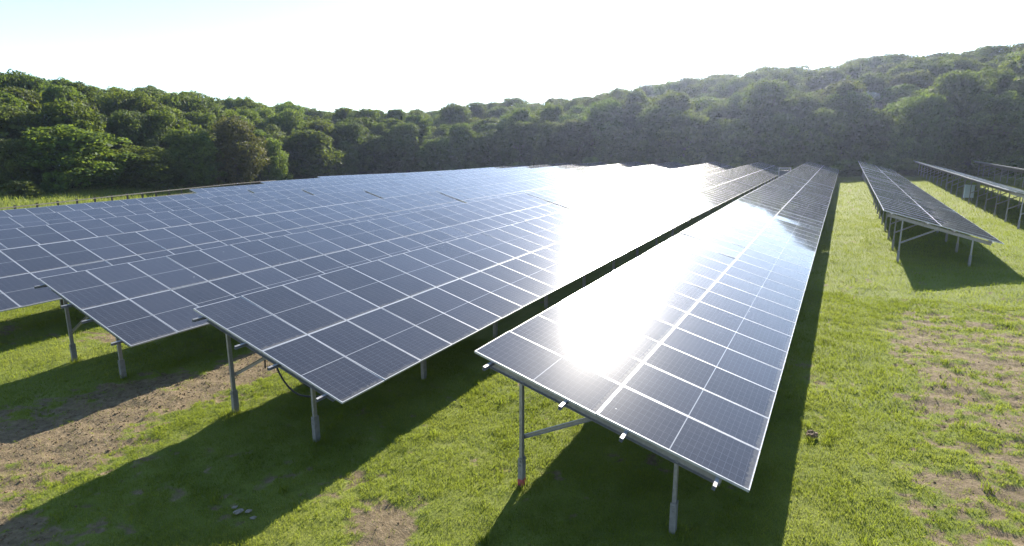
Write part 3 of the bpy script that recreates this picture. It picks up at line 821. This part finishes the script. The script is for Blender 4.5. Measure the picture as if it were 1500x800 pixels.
# the rest of the wood
_v = ray(1275, 160); AZ_W = math.degrees(math.atan2(_v.x, _v.y)); EL_W = _v.z / math.hypot(_v.x, _v.y)
cand = []
step = 7.0
for s_row, y in enumerate(np.arange(8, 175, step * 0.87)):
    for x in np.arange(-150, 62, step):
        px = x + (s_row % 2) * step / 2 + rng.uniform(-1.6, 1.6); py = y + rng.uniform(-1.6, 1.6)
        s = float(forest_in(px, py)); az = math.degrees(math.atan2(px, py))
        if s < 1.5 or s > 62 or az < -75 or az > 17: continue
        cand.append((px, py, s, az))
keep = []
for (x, y, s, az) in cand:
    if 18 < s < 44 and rng.random() < 0.30: continue
    if any((x - ux) ** 2 + (y - uy) ** 2 < (ur * 0.95 + 0.8) ** 2 for ux, uy, ur in used): continue
    keep.append((x, y, s, az))
print('forest trees', len(keep))
for (x, y, s, az) in keep:
    edge = s < 9
    pr = random.choice(P_LOW) if edge or random.random() < 0.4 else random.choice(PROTO)
    if az < -44 and random.random() < 0.4: pr = random.choice(P_FRESH)
    if random.random() < 0.07: pr = random.choice(P_PALE)
    h = (random.uniform(10.2, 11.8) if s > 40 else random.uniform(8.8, 13.0)) * (0.85 if edge else 1.0); rad = random.uniform(4.2, 6.2) * (1.12 if s > 40 else 1)
    # nothing grows tall in front of the blossom tree: it shows from the field
    d_ = math.hypot(x, y)
    if abs(az - AZ_W) < 1.7 and d_ < 123:
        h = max(5.0, min(h, CAM_H + EL_W * d_ - gz(x, y)))
    if az < -52: lab, gr = 'green broadleaf tree packed into the wood rising above the left fence', 'trees of the left wood'
    elif az < -36: lab, gr = 'green broadleaf tree in the dip of the skyline between both woods', 'trees in the skyline dip'
    elif s < 16: lab, gr = 'dark broadleaf tree along the shaded foot of the right hillside wood', 'trees at the foot of the right hillside'
    else: lab, gr = 'hazy green broadleaf tree high on the right hillside wood', 'trees high on the right hillside'
    tree('broadleaf_tree', pr, x, y, h, rad, lab, 'tree', gr)
# bushes along the foot of the wood
nb_ = 0
for t in np.arange(0, 1, 1 / 46):
    if t < 0.4:
        y = 24 + t / 0.4 * 66; x = EDGE_X - 0.10 * (y - 40) + 1
    else:
        x = -78 + (t - 0.4) / 0.6 * 110; y = EDGE_Y - 0.02 * x - 0.5
    s = float(forest_in(x, y))
    # walk to the edge of the wood
    d = Vector((0.8, -0.6)) if t < 0.4 else Vector((0.15, -1)).normalized()
    for _ in range(40):
        if float(forest_in(x, y)) > (3.0 if t < 0.4 else 0.5): x += d.x; y += d.y
        else: break
    left = math.degrees(math.atan2(x, y)) < -45
    tree('bush', P_BUSH[nb_ % 3 if left else nb_ % 2], x + random.uniform(-1, 1), y + random.uniform(-1, 1), random.uniform(2.0, 3.6), random.uniform(1.8, 2.8),
         'leafy bush along the foot of the left wood behind the fence' if left else 'dark bush along the foot of the wood behind the far row ends', 'bush',
         'bushes at the foot of the left wood' if left else 'bushes behind the far row ends')
    nb_ += 1

# ------------------------------------------------------------------ haze volume added to imitate the lens flare veil
m = MB(); m.box(-275, 225, -75, 315, -7, 62)
M_VEIL_HAZE = bpy.data.materials.new('haze air'); M_VEIL_HAZE.use_nodes = True
nt = M_VEIL_HAZE.node_tree; nt.nodes.remove(nt.nodes['Principled BSDF'])
pv = N(nt, 'ShaderNodeVolumePrincipled')  # added scattering volume, stands in for sun flare veiling the hillside
pv.inputs['Color'].default_value = (0.62, 0.70, 1.0, 1)
pv.inputs['Density'].default_value = 0.00021
pv.inputs['Anisotropy'].default_value = 0.74
nt.links.new(pv.outputs[0], nt.nodes['Material Output'].inputs['Volume'])
hz = link('veil_haze', m.mesh('veil_haze', M_VEIL_HAZE)); tag(hz, kind='stuff')
hz.display_type = 'WIRE'
